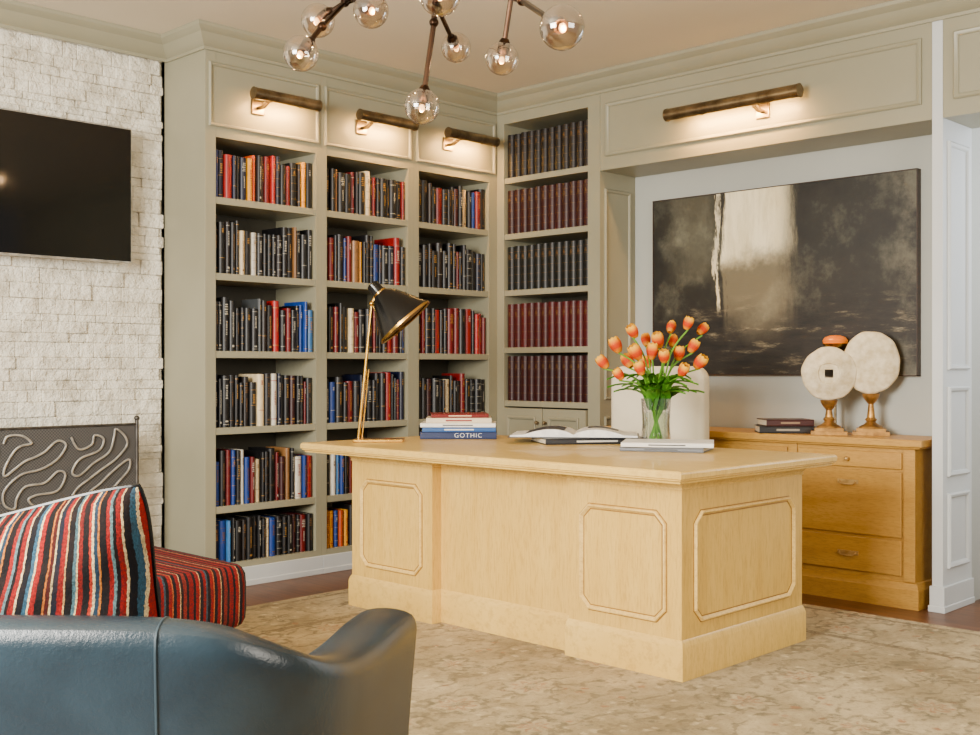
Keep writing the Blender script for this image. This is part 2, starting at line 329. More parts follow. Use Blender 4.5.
cr=MB().sweep([(-1.5,YS-.03),(XL,YS-.03),(XL,YB),(XR,YB),(XR,-1.5)],CP,I)
struct(cr.obj('trim_7',None,mPaint,smooth=True,ang=20))
# ---------------------------------------------------------------- stone fireplace wall
st=MB(); z=0.0
st.box(-1.5,3.100,5.475,5.74,.77,CZ-.002); st.box(2.84,3.100,5.475,5.74,0,.77); st.box(-1.5,2.84,5.60,5.74,0,.77)
while z<CZ-.01:
    h=random.choice([.035,.045,.058,.075]); h=min(h,CZ-.003-z)
    x=3.098-random.uniform(0,.024)
    while x>.7:
        l=random.uniform(.07,.24); pr=random.uniform(.0,.015)
        x0=x-l
        if z<.76 and x0<2.80:
            if x>2.84: x0=2.83
            else: break
        st.box(x0,x,YS-pr,5.476,z,z+h)
        x=x0
    z+=h
struct(st.obj('wall_stone',None,mStone,bevel=.006))
struct(MB().box(.7,2.83,5.594,5.599,.0,.745).obj('trim_8',None,mFirebox))  # plain dark sheet at the back of the firebox opening
# ---------------------------------------------------------------- bookcases
ZS=[.13,.425,.83,1.225,1.625,2.015]; ZT=2.32
FPs=[(0,0),(0,.008),(.006,.013),(.015,.010),(.020,.003),(.020,0)]
def bookcase(loc,rz,W,o0,o1,zs,zt,D,label,header=True,sidepanel=None,doors=False):
    t=thing('bookcase',label,'bookcase',loc,rz,'built-in bookcases')
    MB().box(0,o0,0,D,0,CZ-.001).obj('side_panel',t,mPaint,bevel=.002)
    s2=MB().box(o1,W,0,D,0,CZ-.001)
    if sidepanel:
        for z0,z1 in((.95,2.2),(.2,.85)): s2.sweep([(.04,z0),(.04,z1),(D-.09,z1),(D-.09,z0)],FPs,lambda a,z,h:(W+h,a,z),True)
    s2.obj('side_panel',t,mPaint,bevel=.0)
    MB().box(o0,o1,D-.02,D,0,zt).obj('back_panel',t,mPaintShade)
    hp=MB().box(o0,o1,0,.03,zt,CZ-.001).box(o0,o1,.03,D,zt,zt+.025)
    hp.obj('header_panel',t,mPaint)
    if header:
        MB().sweep(rect(.02+o0*0+.0,W-.02,2.372,2.70),FPs,lambda a,z,h:(a,-h,z),True).obj('panel_moulding',t,mPaint,smooth=True)
    MB().box(o0,o1,.0,D-.02,0,zs[0]).obj('plinth',t,mPaint)
    if not doors:
        MB().box(0,W,-.014,-.0005,0,.10).box(0,W,-.020,-.0005,0,.03).obj('base_moulding',t,mLitPaint,bevel=.003)  # whiter than the case: light on this trim is in its colour
    for z in zs[1:]:
        MB().box(o0+.0005,o1-.0005,.004,D-.021,z-.036,z).obj('shelf',t,mPaint,bevel=.002)
    return t
b1=bookcase((XL,YB,0),0,3.8415-XL,.064,3.804-XL,ZS,ZT,.40,'painted greige built-in bookcase bay beside the stone fireplace')
b2=bookcase((3.8415,YB,0),0,.682,.0375,.6385,ZS,ZT,.40,'painted greige built-in bookcase bay between two others')
b3=bookcase((4.5235,YB,0),0,.7165,.0435,.6435,ZS,ZT,.40,'painted greige built-in bookcase bay at the room corner')
ZR=[.93,1.267,1.63,1.988,2.345]
b4=bookcase((XR,YB,0),-math.pi/2,YB-4.216,.062,.753,[.10]+ZR,2.69,.38,'painted greige corner bookcase with cupboard doors below',header=False,sidepanel=True,doors=True)
for a0,a1,ka in((.064,.405,.375),(.410,.751,.44)):
    d=bpy.data.objects.new('door',None); COL.objects.link(d); d.parent=b4
    MB().box(a0,a1,-.02,-.0005,.12,.885).sweep([(a0+.05,.17),(a0+.05,.835),(a1-.05,.835),(a1-.05,.17)],FPs,lambda a,z,h:(a,-.02-h,z),True).obj('door_panel',d,mPaint)
    MB().cyl((ka,-.02,.80),(ka,-.032,.80),.005).sphere((ka,-.042,.80),.012,12).obj('knob',d,mAntB,smooth=True)
# ---------------------------------------------------------------- books
def bookmesh(kind,acc):
    mb=MB(); n=6
    out=[(-.5,1.0)]+[(-.5*math.cos(math.pi*k/n),.10-.10*math.sin(math.pi*k/n)) for k in range(n+1)]+[(.5,1.0)]
    mb.extrude(out[1:-1],0,1,I)
    mb.box(-.5,-.40,.10,1,0,1); mb.box(.40,.5,.10,1,0,1)
    mb.box(-.40,.40,.1,.97,.012,.975,1)
    def patch(z0,z1,xa=-.36,xb=.36,m=2,off=.010):
        k=5; vs=[]
        for i in range(k+1):
            x=xa+(xb-xa)*i/k; y=.10-.10*math.sqrt(max(0,1-(x/.5)**2))-off
            vs+= [(x,y,z0),(x,y,z1)]
        mb.add(vs,[(2*i,2*i+2,2*i+3,2*i+1) for i in range(k)],m)
    def letters(z0,z1,wd,step,gap=.45):
        z=z0; r=random.Random(int(z0*999)+kind)
        while z+step<z1:
            w_=wd*r.uniform(.55,1); patch(z,z+step*(1-gap),-w_,w_); z+=step*r.uniform(.9,1.3)
    if kind==0: letters(.55,.85,.17,.028); patch(.10,.13,-.2,.2); patch(.925,.935,-.40,.40); patch(.05,.058,-.4,.4)
    if kind==1:
        for z in(.17,.35,.53,.71,.87): patch(z,z+.007,-.42,.42,2,.02)
        letters(.74,.84,.20,.03)
    if kind==2: letters(.28,.80,.12,.024); patch(.08,.12,-.15,.15)
    if kind==3: letters(.68,.90,.30,.04,.5); letters(.30,.58,.10,.03)
    if kind==4: patch(.82,.828,-.4,.4); patch(.47,.478,-.4,.4); letters(.52,.78,.2,.035); patch(.06,.068,-.4,.4)
    if kind==5: patch(.86,.872,-.45,.45); patch(.12,.132,-.45,.45); letters(.4,.7,.12,.03)
    if kind==6: letters(.72,.88,.2,.03)
    if kind==7: letters(.80,.90,.14,.03); patch(.30,.31,-.4,.4)
    me,c=mb.mesh('book',[mBook,mPages,acc],smooth=True,center=False); return me
BK={}
for a,nm in((mGold,'g'),(mWhiteInk,'w'),(mRedInk,'r'),(mGoldD,'d')):
    for k in range(8): BK[(k,nm)]=bookmesh(k,a)
PAL={'k':(12,11,13),'n':(11,19,46),'b':(14,52,124),'B':(54,112,170),'r':(108,7,9),'R':(156,12,10),'m':(50,7,10),'x':(76,5,7),'c':(202,182,142),'t':(132,92,50),'y':(222,150,12),'o':(176,64,10),'g':(12,16,14),'w':(218,210,192),'d':(24,15,11),'s':(72,76,78)}
NAMES={'k':'black','n':'navy','b':'blue','B':'light blue','r':'dark red','R':'bright red','m':'maroon','x':'deep red','c':'cream','t':'tan','y':'yellow','o':'orange','g':'blackish green','w':'white','d':'dark brown','s':'grey'}
def row(case,rz,o0,o1,z,zmax,pat,group,hh=(.235,.285),kinds=(0,1,2,3,4,5,6,7),acc='ggwd',fill=.995,setb=.010,dep=.20,limit=None,uniform=False):
    n=len(pat); ws=[1.0 if uniform else random.uniform(.60,1.5) for _ in pat]; tot=(o1-o0)*fill-.004; s=tot/sum(ws); x=o0+.002
    run=random.uniform(*hh); cur=random.uniform(*hh)
    for i,(ch,w) in enumerate(zip(pat,ws)):
        w*=s
        if limit and x-o0>limit: break
        if uniform: h=run+random.uniform(-.002,.002)
        else:
            if random.random()<.6: cur=random.uniform(*hh)
            h=min(cur+random.uniform(-.003,.003),zmax-z-.045)
        k=random.choice(kinds); a=random.choice(acc)
        if ch in'cwyt' : a=random.choice('rd') if ch!='y' else 'r'
        o=bpy.data.objects.new('book',BK[(k,a)]); COL.objects.link(o)
        c=PAL[ch]; j=random.uniform(.75,1.25); o.color=(lin(c[0])*j,lin(c[1])*j,lin(c[2])*j,1)
        lx=x+w/2; ly=setb+(0 if uniform else random.uniform(0,.018))
        cs,sn=math.cos(rz),math.sin(rz)
        o.location=(case[0]+lx*cs-ly*sn,case[1]+lx*sn+ly*cs,z+.0004); o.rotation_euler=(0,0,rz); o.scale=(w*.985,dep*(1 if uniform else random.uniform(.8,1)),h)
        tag(o,f'{NAMES[ch]} hardback book standing upright on the bookcase shelf','book',group); x+=w
L=(XL,YB); L2=(3.8415,YB); L3=(4.5235,YB)
rows1=['bnRnknyokmrRnkrkdyk','kkdkkckwkkgkdkktkkk','kkkkkkkksdkRkrkkbbB','nkkkkkdkckwnkkmkkrk','bkrbkwbrckkkrmtkwbR','nbBkkdkkkkcbkkkmkrk']
names=['top','second','third','fourth','fifth','bottom']
HR=(.225,.285); HT=(.215,.262)
for i,p in enumerate(rows1):
    z=ZS[5-i]; zm=ZT if i==0 else ZS[6-i]
    row(L,0,.064,.697,z,zm,p,f'mixed hardbacks on the {names[i]} shelf beside the fireplace',hh=(.20,.235) if i in(5,) else HT if i==0 else HR)
rows2=['kktkkrkkckrkkkkkr','krkkbrtykkkbnknRk','kkrkkcrkkrkkkRrkb','kbkkrknkkkkkRkkrn']
for i,p in enumerate(rows2):
    z=ZS[5-i]; zm=ZT if i==0 else ZS[6-i]
    row(L2,0,.0375,.6385,z,zm,p,f'mixed hardbacks on the {names[i]} shelf of the middle bay',hh=HT if i==0 else HR)
row(L2,0,.0375,.6385,ZS[1],ZS[2],'kwBbkrkkrkkrkkrkk','mixed hardbacks on the fifth shelf of the middle bay',limit=.22,hh=HR)
row(L2,0,.0375,.6385,ZS[0],ZS[1],'yyboykrkkrkkrkkrk','mixed hardbacks on the bottom shelf of the middle bay',hh=(.20,.235),limit=.22)
rows3=['kkdkrkkkmkckbrk','kkkkdkkkrkkkknk','krkkRkkrrkRkRRr','kkmkkkckkkrkkkk']
for i,p in enumerate(rows3):
    z=ZS[5-i]; zm=ZT if i==0 else ZS[6-i]
    row(L3,0,.0435,.6435,z,zm,p,f'mixed hardbacks on the {names[i]} shelf of the corner bay',hh=HT if i==0 else HR)
rr=[('d',2.345,2.69),('m',1.988,2.345),('g',1.63,1.988),('x',1.267,1.63),('m',.93,1.267)]
for i,(ch,z,zm) in enumerate(rr):
    row((XR,YB),-math.pi/2,.062,.753,z,zm,ch*12,f'matching leather volumes on the {names[i]} shelf of the corner bookcase',hh=(.275,.285),kinds=(1,),acc='d',uniform=True,setb=.02)
# ---------------------------------------------------------------- desk
DX,DY=3.84,3.32
desk=thing('desk','large blonde wood pedestal desk with clipped-corner panels on the rug','desk',(DX,DY,0.012))
x0,x1,y0,y1=-.44,.42,-.96,.92; rc=.055; p0,p1=-.43,.36
plan=[(x0,y0),(x1,y0),(x1,p0),(.05,p0),(.05,p1),(x1,p1),(x1,y1),(x0,y1),(x0,p1),(x0+rc,p1),(x0+rc,p0),(x0,p0)]
MB().box(x0,x1,y0,p0,0,.722).box(x0,x1,p1,y1,0,.722).box(x0+rc,.05,p0,p1,0,.722).obj('body',desk,mBlondeV)
MB().sweep(plan,[(.0005,0),(.012,0),(.012,.118),(.009,.126),(.007,.134),(.003,.142),(.0005,.145)],I,True).obj('plinth',desk,mBlonde,smooth=True,ang=25)
MB().sweep(plan,[(.0005,.686),(.004,.686),(.006,.690),(.003,.694),(.006,.699),(.010,.706),(.022,.716),(.026,.7215),(.0005,.7215)],I,True).obj('cornice_moulding',desk,mBlondeL,smooth=True,ang=25)
sx0,sx1,sy0,sy1=3.26-DX,4.38-DX,2.265-DY,4.46-DY
tp=MB()
layers=[(-.06,.7225),(-.016,.7225),(-.014,.729),(-.005,.734),(-.007,.737),(0,.741),(0,.757),(-.003,.763),(-.008,.767),(-.05,.768)]
vs=[];fs=[]
for e,zz in layers:
    vs+=[(sx0-e,sy0-e,zz),(sx1+e,sy0-e,zz),(sx1+e,sy1+e,zz),(sx0-e,sy1+e,zz)]
for i in range(len(layers)-1):
    for k in range(4): fs.append((4*i+k,4*i+(k+1)%4,4*i+4+(k+1)%4,4*i+4+k))
fs.append((3,2,1,0)); q=4*(len(layers)-1); fs.append((q,q+1,q+2,q+3))
tp.add(vs,fs).obj('desktop',desk,mBlonde,smooth=True,ang=20)
def octo(a0,a1,z0,z1,c): return [(a0,z0+c),(a0,z1-c),(a0+c,z1),(a1-c,z1),(a1,z1-c),(a1,z0+c),(a1-c,z0),(a0+c,z0)]
OP=[(.002,0),(.002,.006),(.005,.011),(.009,.012),(.012,.008),(.015,.005),(.018,.001),(.018,0)]
GP=[(-.002,0),(-.002,.0012),(.0015,.0012),(.0015,0)]; GP2=[(.0185,0),(.0185,.0012),(.0225,.0012),(.0225,0)]
def panel(poly,mf):
    MB().sweep(poly,OP,mf,True).obj('panel_moulding',desk,mBlondeL,smooth=True,ang=25)
    MB().sweep(poly,GP,mf,True).sweep(poly,GP2,mf,True).obj('dark_edge_line',desk,mDarkEdge)  # thin darker strips along both sides of the moulding
for a0,a1 in((y0+.065,p0-.055),(p1+.065,y1-.065)): panel(octo(a0,a1,.195,.605,.045),lambda a,z,h:(x0-h,a,z))
panel(octo(x0+.075,x1-.065,.195,.605,.045),lambda a,z,h:(a,y0-h,z))
for ya,yb in((y0+.03,p0-.03),(p1+.03,y1-.03)):
    for z0,z1 in((.16,.40),(.42,.52),(.54,.64)):
        d=bpy.data.objects.new('drawer',None); COL.objects.link(d); d.parent=desk
        MB().box(x1+.0005,x1+.018,ya,yb,z0,z1).obj('drawer_front',d,mBlonde,bevel=.004)
        MB().cyl((x1+.018,(ya+yb)/2,(z0+z1)/2),(x1+.04,(ya+yb)/2,(z0+z1)/2),.012,.016).obj('knob',d,mAntB,smooth=True)
DT=.780+.0005
# ---------------------------------------------------------------- rug
rug=MB().box(.3,4.93,-.6,4.57,0.0005,.0115).obj('rug',None,mRug,bevel=.003)
tag(rug,'large faded beige oriental rug with floral motifs on the wood floor','rug')
# ---------------------------------------------------------------- credenza
cx0,cx1,cy0,cy1=5.22,5.55,2.30,4.10
cr=thing('credenza','honey wood credenza with drawers under the painting','credenza',((cx0+cx1)/2,(cy0+cy1)/2,0))
hx,hy=(cx1-cx0)/2,(cy1-cy0)/2
MB().box(-hx,hx,-hy,hy,0,.755).obj('body',cr,mCred)
MB().sweep([(-hx,-hy),(hx,-hy),(hx,hy),(-hx,hy)],[(.0005,0),(.020,0),(.020,.09),(.014,.10),(.010,.12),(.0005,.125)],I,True).obj('plinth',cr,mCred,smooth=True,ang=25)
MB().box(-hx-.03,hx+.01,-hy-.03,hy+.03,.7555,.765).box(-hx-.045,hx+.01,-hy-.045,hy+.045,.765,.80).obj('top',cr,mCred,bevel=.006)
for ya,yb in((-hy,-hy+.055),(-hy+.615,-hy+.66),(hy-.055,hy)):
    MB().box(-hx-.012,-hx-.0005,ya,yb,.126,.755).obj('pilaster',cr,mCred,bevel=.003)
for ya,yb in((-hy+.065,-hy+.605),(-hy+.67,-hy+1.13),(-hy+1.15,hy-.065)):
    for z0,z1 in((.655,.735),(.33,.64),(.15,.315)):
        d=bpy.data.objects.new('drawer',None); COL.objects.link(d); d.parent=cr
        MB().box(-hx-.014,-hx-.0005,ya,yb,z0,z1).obj('drawer_front',d,mCred,bevel=.004)
        ym=(ya+yb)/2; zm=z1-.06 if z1-z0>.2 else (z0+z1)/2; X=-hx-.014
        if z0>.6:
            MB().cyl((X,ym,zm),(X-.012,ym,zm),.006).sphere((X-.020,ym,zm),.012,14).obj('knob',d,mBrassL,smooth=True)
        else:
            MB().box(X-.003,X-.0002,ym-.055,ym+.055,zm-.008,zm+.012).tube([(X-.004,ym-.042,zm+.004),(X-.014,ym-.040,zm-.002),(X-.016,ym-.03,zm-.010),(X-.016,ym+.03,zm-.010),(X-.014,ym+.040,zm-.002),(X-.004,ym+.042,zm+.004)],.0038,8).obj('handle',d,mBrassL,smooth=True)
# ---------------------------------------------------------------- painting
art=thing('painting','large dark abstract painting with a cream patch hanging above the credenza','painting',(XN-.021,3.243,1.10))
MB().box(-.018,.018,-.805,.805,.002,1.03).obj('canvas',art,mArt)
MB().box(-.022,.02,-.81,-.8055,-.003,1.035).box(-.022,.02,.8055,.81,-.003,1.035).box(-.022,.02,-.81,.81,-.003,.0015).box(-.022,.02,-.81,.81,1.0305,1.035).obj('frame',art,mDarkW)
# ---------------------------------------------------------------- tv
tv=thing('television','wide flat black television mounted on the white stone wall','television',(2.245,5.36,1.67))
MB().box(-.61,.61,-.02,.015,0,.685).obj('bezel',tv,mIron,bevel=.004)
MB().box(-.604,.604,-.0225,-.0203,.008,.677).obj('screen',tv,mScreen)
MB().box(-.2,.2,.0155,.084,.2,.5).obj('wall_bracket',tv,mBlack)
# ---------------------------------------------------------------- fireplace screen
fs_=thing('fireplace_screen','grey mesh fireplace screen with looping wrought iron scrolls','fireplace screen',(2.155,5.27,0))
MB().box(-.68,.68,-.002,.002,.06,.85).obj('mesh_panel',fs_,mMesh)
fr=MB()
for xx in(-.69,.69): fr.tube([(xx,0,0),(xx,0,.875)],.010,10).sphere((xx,0,.885),.014,12)
fr.tube([(-.69,0,.855),(.69,0,.855)],.007,8).tube([(-.69,0,.06),(.69,0,.06)],.007,8)
for xx in(-.69,.69): fr.box(xx-.015,xx+.015,-.10,.10,0,.02)
fr.obj('frame',fs_,mIronD,smooth=True)
def cat(pts,n=6,closed=False):
    P=[Vector(p) for p in pts]; out=[]; N_=len(P)
    rng=range(N_ if closed else N_-1)
    for i in rng:
        g=lambda k:P[k%N_] if closed else P[min(max(k,0),N_-1)]
        a,b_,c_,d_=g(i-1),g(i),g(i+1),g(i+2)
        for k in range(n):
            t=k/n; out.append(.5*((2*b_)+(-a+c_)*t+(2*a-5*b_+4*c_-d_)*t*t+(-a+3*b_-3*c_+d_)*t**3))
    if not closed: out.append(P[-1])
    return out
cell=[(.02,.98),(.10,.80),(.30,.86),(.42,.96),(.52,.88),(.40,.76),(.16,.66),(.06,.50),(.18,.42),(.38,.58),(.56,.70),(.70,.86),(.80,.97),(.92,.90),(.86,.74),(.70,.58),(.52,.46),(.34,.34),(.16,.26),(.08,.12),(.20,.05),(.36,.16),(.54,.28),(.74,.42),(.90,.56),(.98,.44),(.88,.28),(.70,.18),(.54,.08),(.66,.02),(.86,.08),(.98,.16)]
rs=random.Random(4)
def warp(x,z): return (x+.018*math.sin(17*z+2.0)+.012*math.sin(29*z+11*x), z+.020*math.sin(13*x+1.0)+.012*math.sin(23*x+9*z))
for k in range(4):
    for j in range(2):
        fx=(lambda a:a) if (k*3+j)%2==0 else (lambda a:1-a)
        fz=(lambda a:a) if (k+j*2)%3!=1 else (lambda a:1-a)
        pts=[]
        for a,b_ in cell:
            X_,Z_=warp(-.65+.325*k+.325*fx(a),.095+.365*j+.36*fz(b_)); pts.append((max(-.67,min(.67,X_)),-.012,max(.075,min(.838,Z_))))
        MB().tube(cat(pts,5),.0058,8,flat=.7).obj('iron_scroll',fs_,mIron,smooth=True)
# ---------------------------------------------------------------- picture lights
def picture_light(loc,rz,Lh,label,r=.030,bx=-.12):
    t=thing('picture_light',label,'picture light',loc,rz,'brass picture lights')
    YO=-.105
    MB().box(bx-.035,bx+.045,-.012,0,-.085,-.005).obj('backplate',t,mAntB,bevel=.004)
    MB().tube([(bx,-.012,-.05),(bx,-.05,-.05),(bx,YO+.01,-.030)],.008,10).tube([(bx+.015,-.012,-.05),(bx+.015,-.05,-.05),(bx+.015,YO+.01,-.030)],.008,10).obj('arm',t,mAntB,smooth=True)
    sh=MB(); n=14
    prof=[(r*math.cos(a_),r*math.sin(a_)) for a_ in [math.radians(-20+280*i/n) for i in range(n+1)]]
    prof2=[(c*.9,s_*.9) for c,s_ in prof[::-1]]
    ring=[(YO+c,s_) for c,s_ in prof+prof2]
    K=len(ring); vs=[(-Lh,c,s_) for c,s_ in ring]+[(Lh,c,s_) for c,s_ in ring]
    fs=[(i,(i+1)%K,K+(i+1)%K,K+i) for i in range(K)]
    h=K//2
    for o in(0,K): fs+=[(o+i,o+i+1,o+K-2-i,o+K-1-i) for i in range(h-1)]
    sh.add(vs,fs)
    for e in(-Lh,Lh): sh.cyl((e-.005,YO,0),(e+.005,YO,0),r*1.06,seg=20)
    for e in(-Lh*.45,Lh*.45): sh.cyl((e-.004,YO,0),(e+.004,YO,0),r*1.03,seg=20)
    sh.obj('shade',t,mAntB,smooth=True)
    MB().cyl((-Lh*.9,YO,0),(Lh*.9,YO,0),.009,seg=12).obj('bulb',t,mBulb,smooth=True)
    l=bpy.data.lights.new('picture_light_lamp','AREA'); l.shape='RECTANGLE'; l.size=Lh*1.5; l.size_y=.03; l.energy=8.5*Lh/.225; l.color=(1,.53,.15)
    lo=bpy.data.objects.new('lamp_glow',l); COL.objects.link(lo); lo.parent=t; lo.location=(0,YO+.015,-.036)
    lo.rotation_euler=(math.radians(42),0,0)
    return t
for xc in(3.535,4.235,4.915): picture_light((xc,YB-.0005,2.555),0,.205,'slim antique brass picture light on the bookcase header')
picture_light((XR-.0005,3.26,2.525),-math.pi/2,.40,'long antique brass picture light above the niche',.034,.13)
# ---------------------------------------------------------------- chandelier
hub=U(437,-30,3.7)
ch=thing('chandelier','branching bronze chandelier with round glass globes hanging from the ceiling','chandelier',(hub.x,hub.y,CZ-.001))
base=Vector((hub.x,hub.y,CZ-.001)); rel=lambda p:Vector(p)-base
MB().lathe([(.0,-.03),(.05,-.028),(.065,-.015),(.065,0)],24).obj('canopy',ch,mBronze,smooth=True)
MB().tube([(0,0,-.02),rel(hub)],.009,10).sphere(rel(hub),.026,16).obj('stem',ch,mBronze,smooth=True)
G=[((318,20,3.9),(345,2,3.85)),((301,53,3.7),(322,26,3.75)),((371,10,3.7),(350,-4,3.8)),((422,106,3.7),(434,22,3.7)),((456,47,4.4),(438,8,4.2)),((502,58,3.95),(512,-8,3.9)),((562,27,2.9),(522,0,3.3)),((590,-40,3.8),(540,-40,3.8)),((440,-5,3.2),(438,-35,3.4))]
for i,(g,j) in enumerate(G):
    arm=MB(); gp=U(*g); jp=U(*j)
    if i in(1,2): arm.tube([rel(U(345,2,3.85)),rel(jp)],.009,8)
    else: arm.tube([rel(hub),rel(jp)],.010,8)
    d=(gp-jp).normalized(); e=gp-d*.045
    arm.tube([rel(jp),rel(e)],.009,8).sphere(rel(jp),.016,10)
    arm.obj('arm',ch,mBronze,smooth=True)
for g,j in G:
    gp=U(*g); jp=U(*j); d=(gp-jp).normalized()
    MB().tube([rel(gp-d*.068),rel(gp-d*.05),rel(gp-d*.012)],[.013,.023,.019],14).obj('socket',ch,mBronze,smooth=True)
    MB().sphere(rel(gp),.058,28,0,14).obj('globe',ch,mSmoke,smooth=True)
    MB().sphere(rel(gp+d*.006),.010,12,0,8,1.3).obj('bulb',ch,mBulb,smooth=True)
    l=bpy.data.lights.new('globe_lamp','POINT'); l.energy=1.8; l.color=(1,.68,.36); l.shadow_soft_size=.012
    lo=bpy.data.objects.new('globe_glow',l); COL.objects.link(lo); lo.parent=ch; lo.location=rel(gp+d*.024)
# ---------------------------------------------------------------- desk lamp
lb=UZ(379,441,DT)
lp=thing('desk_lamp','brass desk lamp with black cone shade standing on the desk','lamp',(lb.x,lb.y,DT),A-math.pi/2)
MB().box(-.12,.12,-.07,.07,0,.014).obj('base',lp,mBrass,bevel=.004)
rod=MB(); 
rod.tube([(-.10,0,.014),(-.035,0,.67)],.007,10).tube([(-.035,0,.67),(-.012,0,.72)],.007,10).tube([(-.085,.015,.014),(-.052,.012,.35)],.004,8).sphere((-.035,0,.67),.014,12)
rod.obj('pole',lp,mBrass,smooth=True)
sh=MB(); c0=Vector((.004,0,.720)); d=Vector((.66,-.01,-.75)).normalized()
rot=d.to_track_quat('Z','Y').to_matrix()
sh.lathe([(.020,-.062),(.030,-.056),(.032,-.012),(.036,.0),(.070,.030),(.152,.186),(.1525,.188),(.146,.183),(.060,.036)],32,c0,0,False,rot)
sh.obj('lamp_shade',lp,mBlack,smooth=True)
MB().lathe([(.1445,.1825),(.058,.040)],32,c0,0,False,rot).lathe([(.1535,.181),(.156,.193),(.144,.188)],32,c0,0,True,rot).obj('shade_lining',lp,mBrass,smooth=True)
MB().lathe([(.034,-.008),(.0375,-.006),(.0375,.002),(.035,.003)],24,c0,0,True,rot).obj('joint_ring',lp,mBrass,smooth=True)
MB().sphere(c0+d*.10,.024,14).obj('bulb',lp,mBulb,smooth=True)
l=bpy.data.lights.new('desk_lamp_bulb','POINT'); l.energy=5; l.color=(1,.66,.30); l.shadow_soft_size=.02
lo=bpy.data.objects.new('desk_lamp_glow',l); COL.objects.link(lo); lo.parent=lp; lo.location=c0+d*.155
# ---------------------------------------------------------------- lying books
def lying(loc,rz,Lx,W,T,col,label,group=None,text=None,tcol=None,stripe=None,name='book'):
    t=thing(name,label,'book',loc,rz,group)
    mc=M('cover_'+label.split()[0],rgb(*col),.4)
    k=.004
    MB().box(-Lx/2,Lx/2,-W/2,W/2,0,k).box(-Lx/2,Lx/2,-W/2,W/2,T-k,T).box(-Lx/2,Lx/2,-W/2,-W/2+k,k,T-k).obj('cover',t,mc,bevel=.0015)
    MB().box(-Lx/2+.005,Lx/2-.005,-W/2+k,W/2-.006,k,T-k).obj('pages',t,mPages)
    if stripe: MB().box(-Lx*.20,Lx*.20,-W/2-.0008,-W/2,.36*T,.64*T).obj('title_block',t,M('ink',rgb(*stripe),.5))
    if text:
        cu=bpy.data.curves.new('t','FONT'); cu.body=text; cu.size=T*.90; cu.space_character=1.2; cu.offset=-.0006; cu.align_x='CENTER'; cu.align_y='CENTER'; cu.extrude=.0003
        to=bpy.data.objects.new('t',cu); COL.objects.link(to); bpy.context.view_layer.update()
        me=bpy.data.meshes.new_from_object(to); bpy.data.objects.remove(to)
        me.materials.append(M('ink',rgb(*tcol),.5)); o=bpy.data.objects.new('title_text',me); COL.objects.link(o); o.parent=t
        o.location=(.05,-W/2-.0006,T/2); o.rotation_euler=(math.pi/2,0,0)
    return t
CR=A-math.pi/2
sb=UZ(459,437,DT); gs='coffee table books stacked on the desk'
zz=DT
for (Lx,W,T,c,lb_,tx,tc,sp,dr) in [(.385,.27,.036,(14,34,78),'blue coffee table book titled GOTHIC at the stack bottom','GOTHIC',(240,240,240),None,0),
  (.37,.26,.022,(44,88,148),'light blue hardcover in the desk stack',None,None,(230,228,220),.03),(.38,.25,.020,(236,232,222),'white hardcover in the desk stack',None,None,(60,60,70),-.02),
  (.33,.24,.026,(226,210,178),'cream hardcover in the desk stack',None,None,(140,30,26),.02),(.29,.21,.020,(112,18,14),'red hardcover on top of the desk stack',None,None,(225,190,150),.08)]:
    lying((sb.x,sb.y,zz),CR+dr,Lx,W,T,c,lb_,gs,tx,tc,sp); zz+=T+.0004
ob=UZ(575,441,DT); 
fw=cam2w(.06,-.05,0)
lying((ob.x+fw.x,ob.y+fw.y,DT),CR+.20,.50,.30,.028,(10,12,20),'black hardcover lying under the open book','books on the desk',None,None,(200,196,186))
op=thing('open_book','large open book with printed pages resting on a black hardcover','book',(ob.x,ob.y,DT+.0288),CR-.12)
n=14; 
def ph_(s): return .006+.032*math.sin(min(1,abs(s)*1.25)*math.pi)**.8*(1-abs(s)*.45)+.004*(1-abs(s)) if abs(s)<.79 else .010-.02*(abs(s)-.79)
for nm,r0_,r1_ in(('page_block',0,n),('page_block',n,2*n)):
    pg=MB(); vs=[]
    for i in range(r0_,r1_+1):
        s=(i-n)/n; xx=.30*s
        for yy in(-.18,.18): vs+=[(xx,yy,.003),(xx,yy,ph_(s)+.004)]
    fs=[]
    for i in range(n):
        a=4*i; fs+=[(a+1,a+3,a+7,a+5),(a,a+4,a+6,a+2),(a,a+1,a+5,a+4),(a+2,a+6,a+7,a+3)]
    fs+=[(0,2,3,1),(4*n,4*n+1,4*n+3,4*n+2)]
    pg.add(vs,fs).obj(nm,op,mPaper,smooth=True,ang=50)
MB().box(-.31,.31,-.19,.19,0,.0028).obj('cover',op,M('dark_cover',rgb(26,32,46),.4))
for sa,sb_,ya,yb in((-.78,-.15,-.15,.14),(.2,.7,.0,.14)):
    pic=MB(); vs=[]
    for i in range(10):
        s=sa+(sb_-sa)*i/9
        for yy in(ya,yb): vs.append((.30*s,yy,ph_(s)+.0056))
    pic.add(vs,[(2*i,2*i+2,2*i+3,2*i+1) for i in range(9)])
    pic.obj('printed_picture',op,M('ink_picture',rgb(70,72,80),.5,c2=rgb(26,28,36),ns=16),smooth=True)
wb=UZ(667,449.5,DT)
lying((wb.x,wb.y,DT),CR-.35,.36,.26,.020,(90,92,96),'grey hardcover lying on the desk by the tulips','books on the desk',None,None,(60,60,60))
lying((wb.x+.01,wb.y,DT+.0204),CR-.2,.39,.28,.018,(240,236,226),'white softcover on top of a grey book','books on the desk',None,None,(60,60,60))
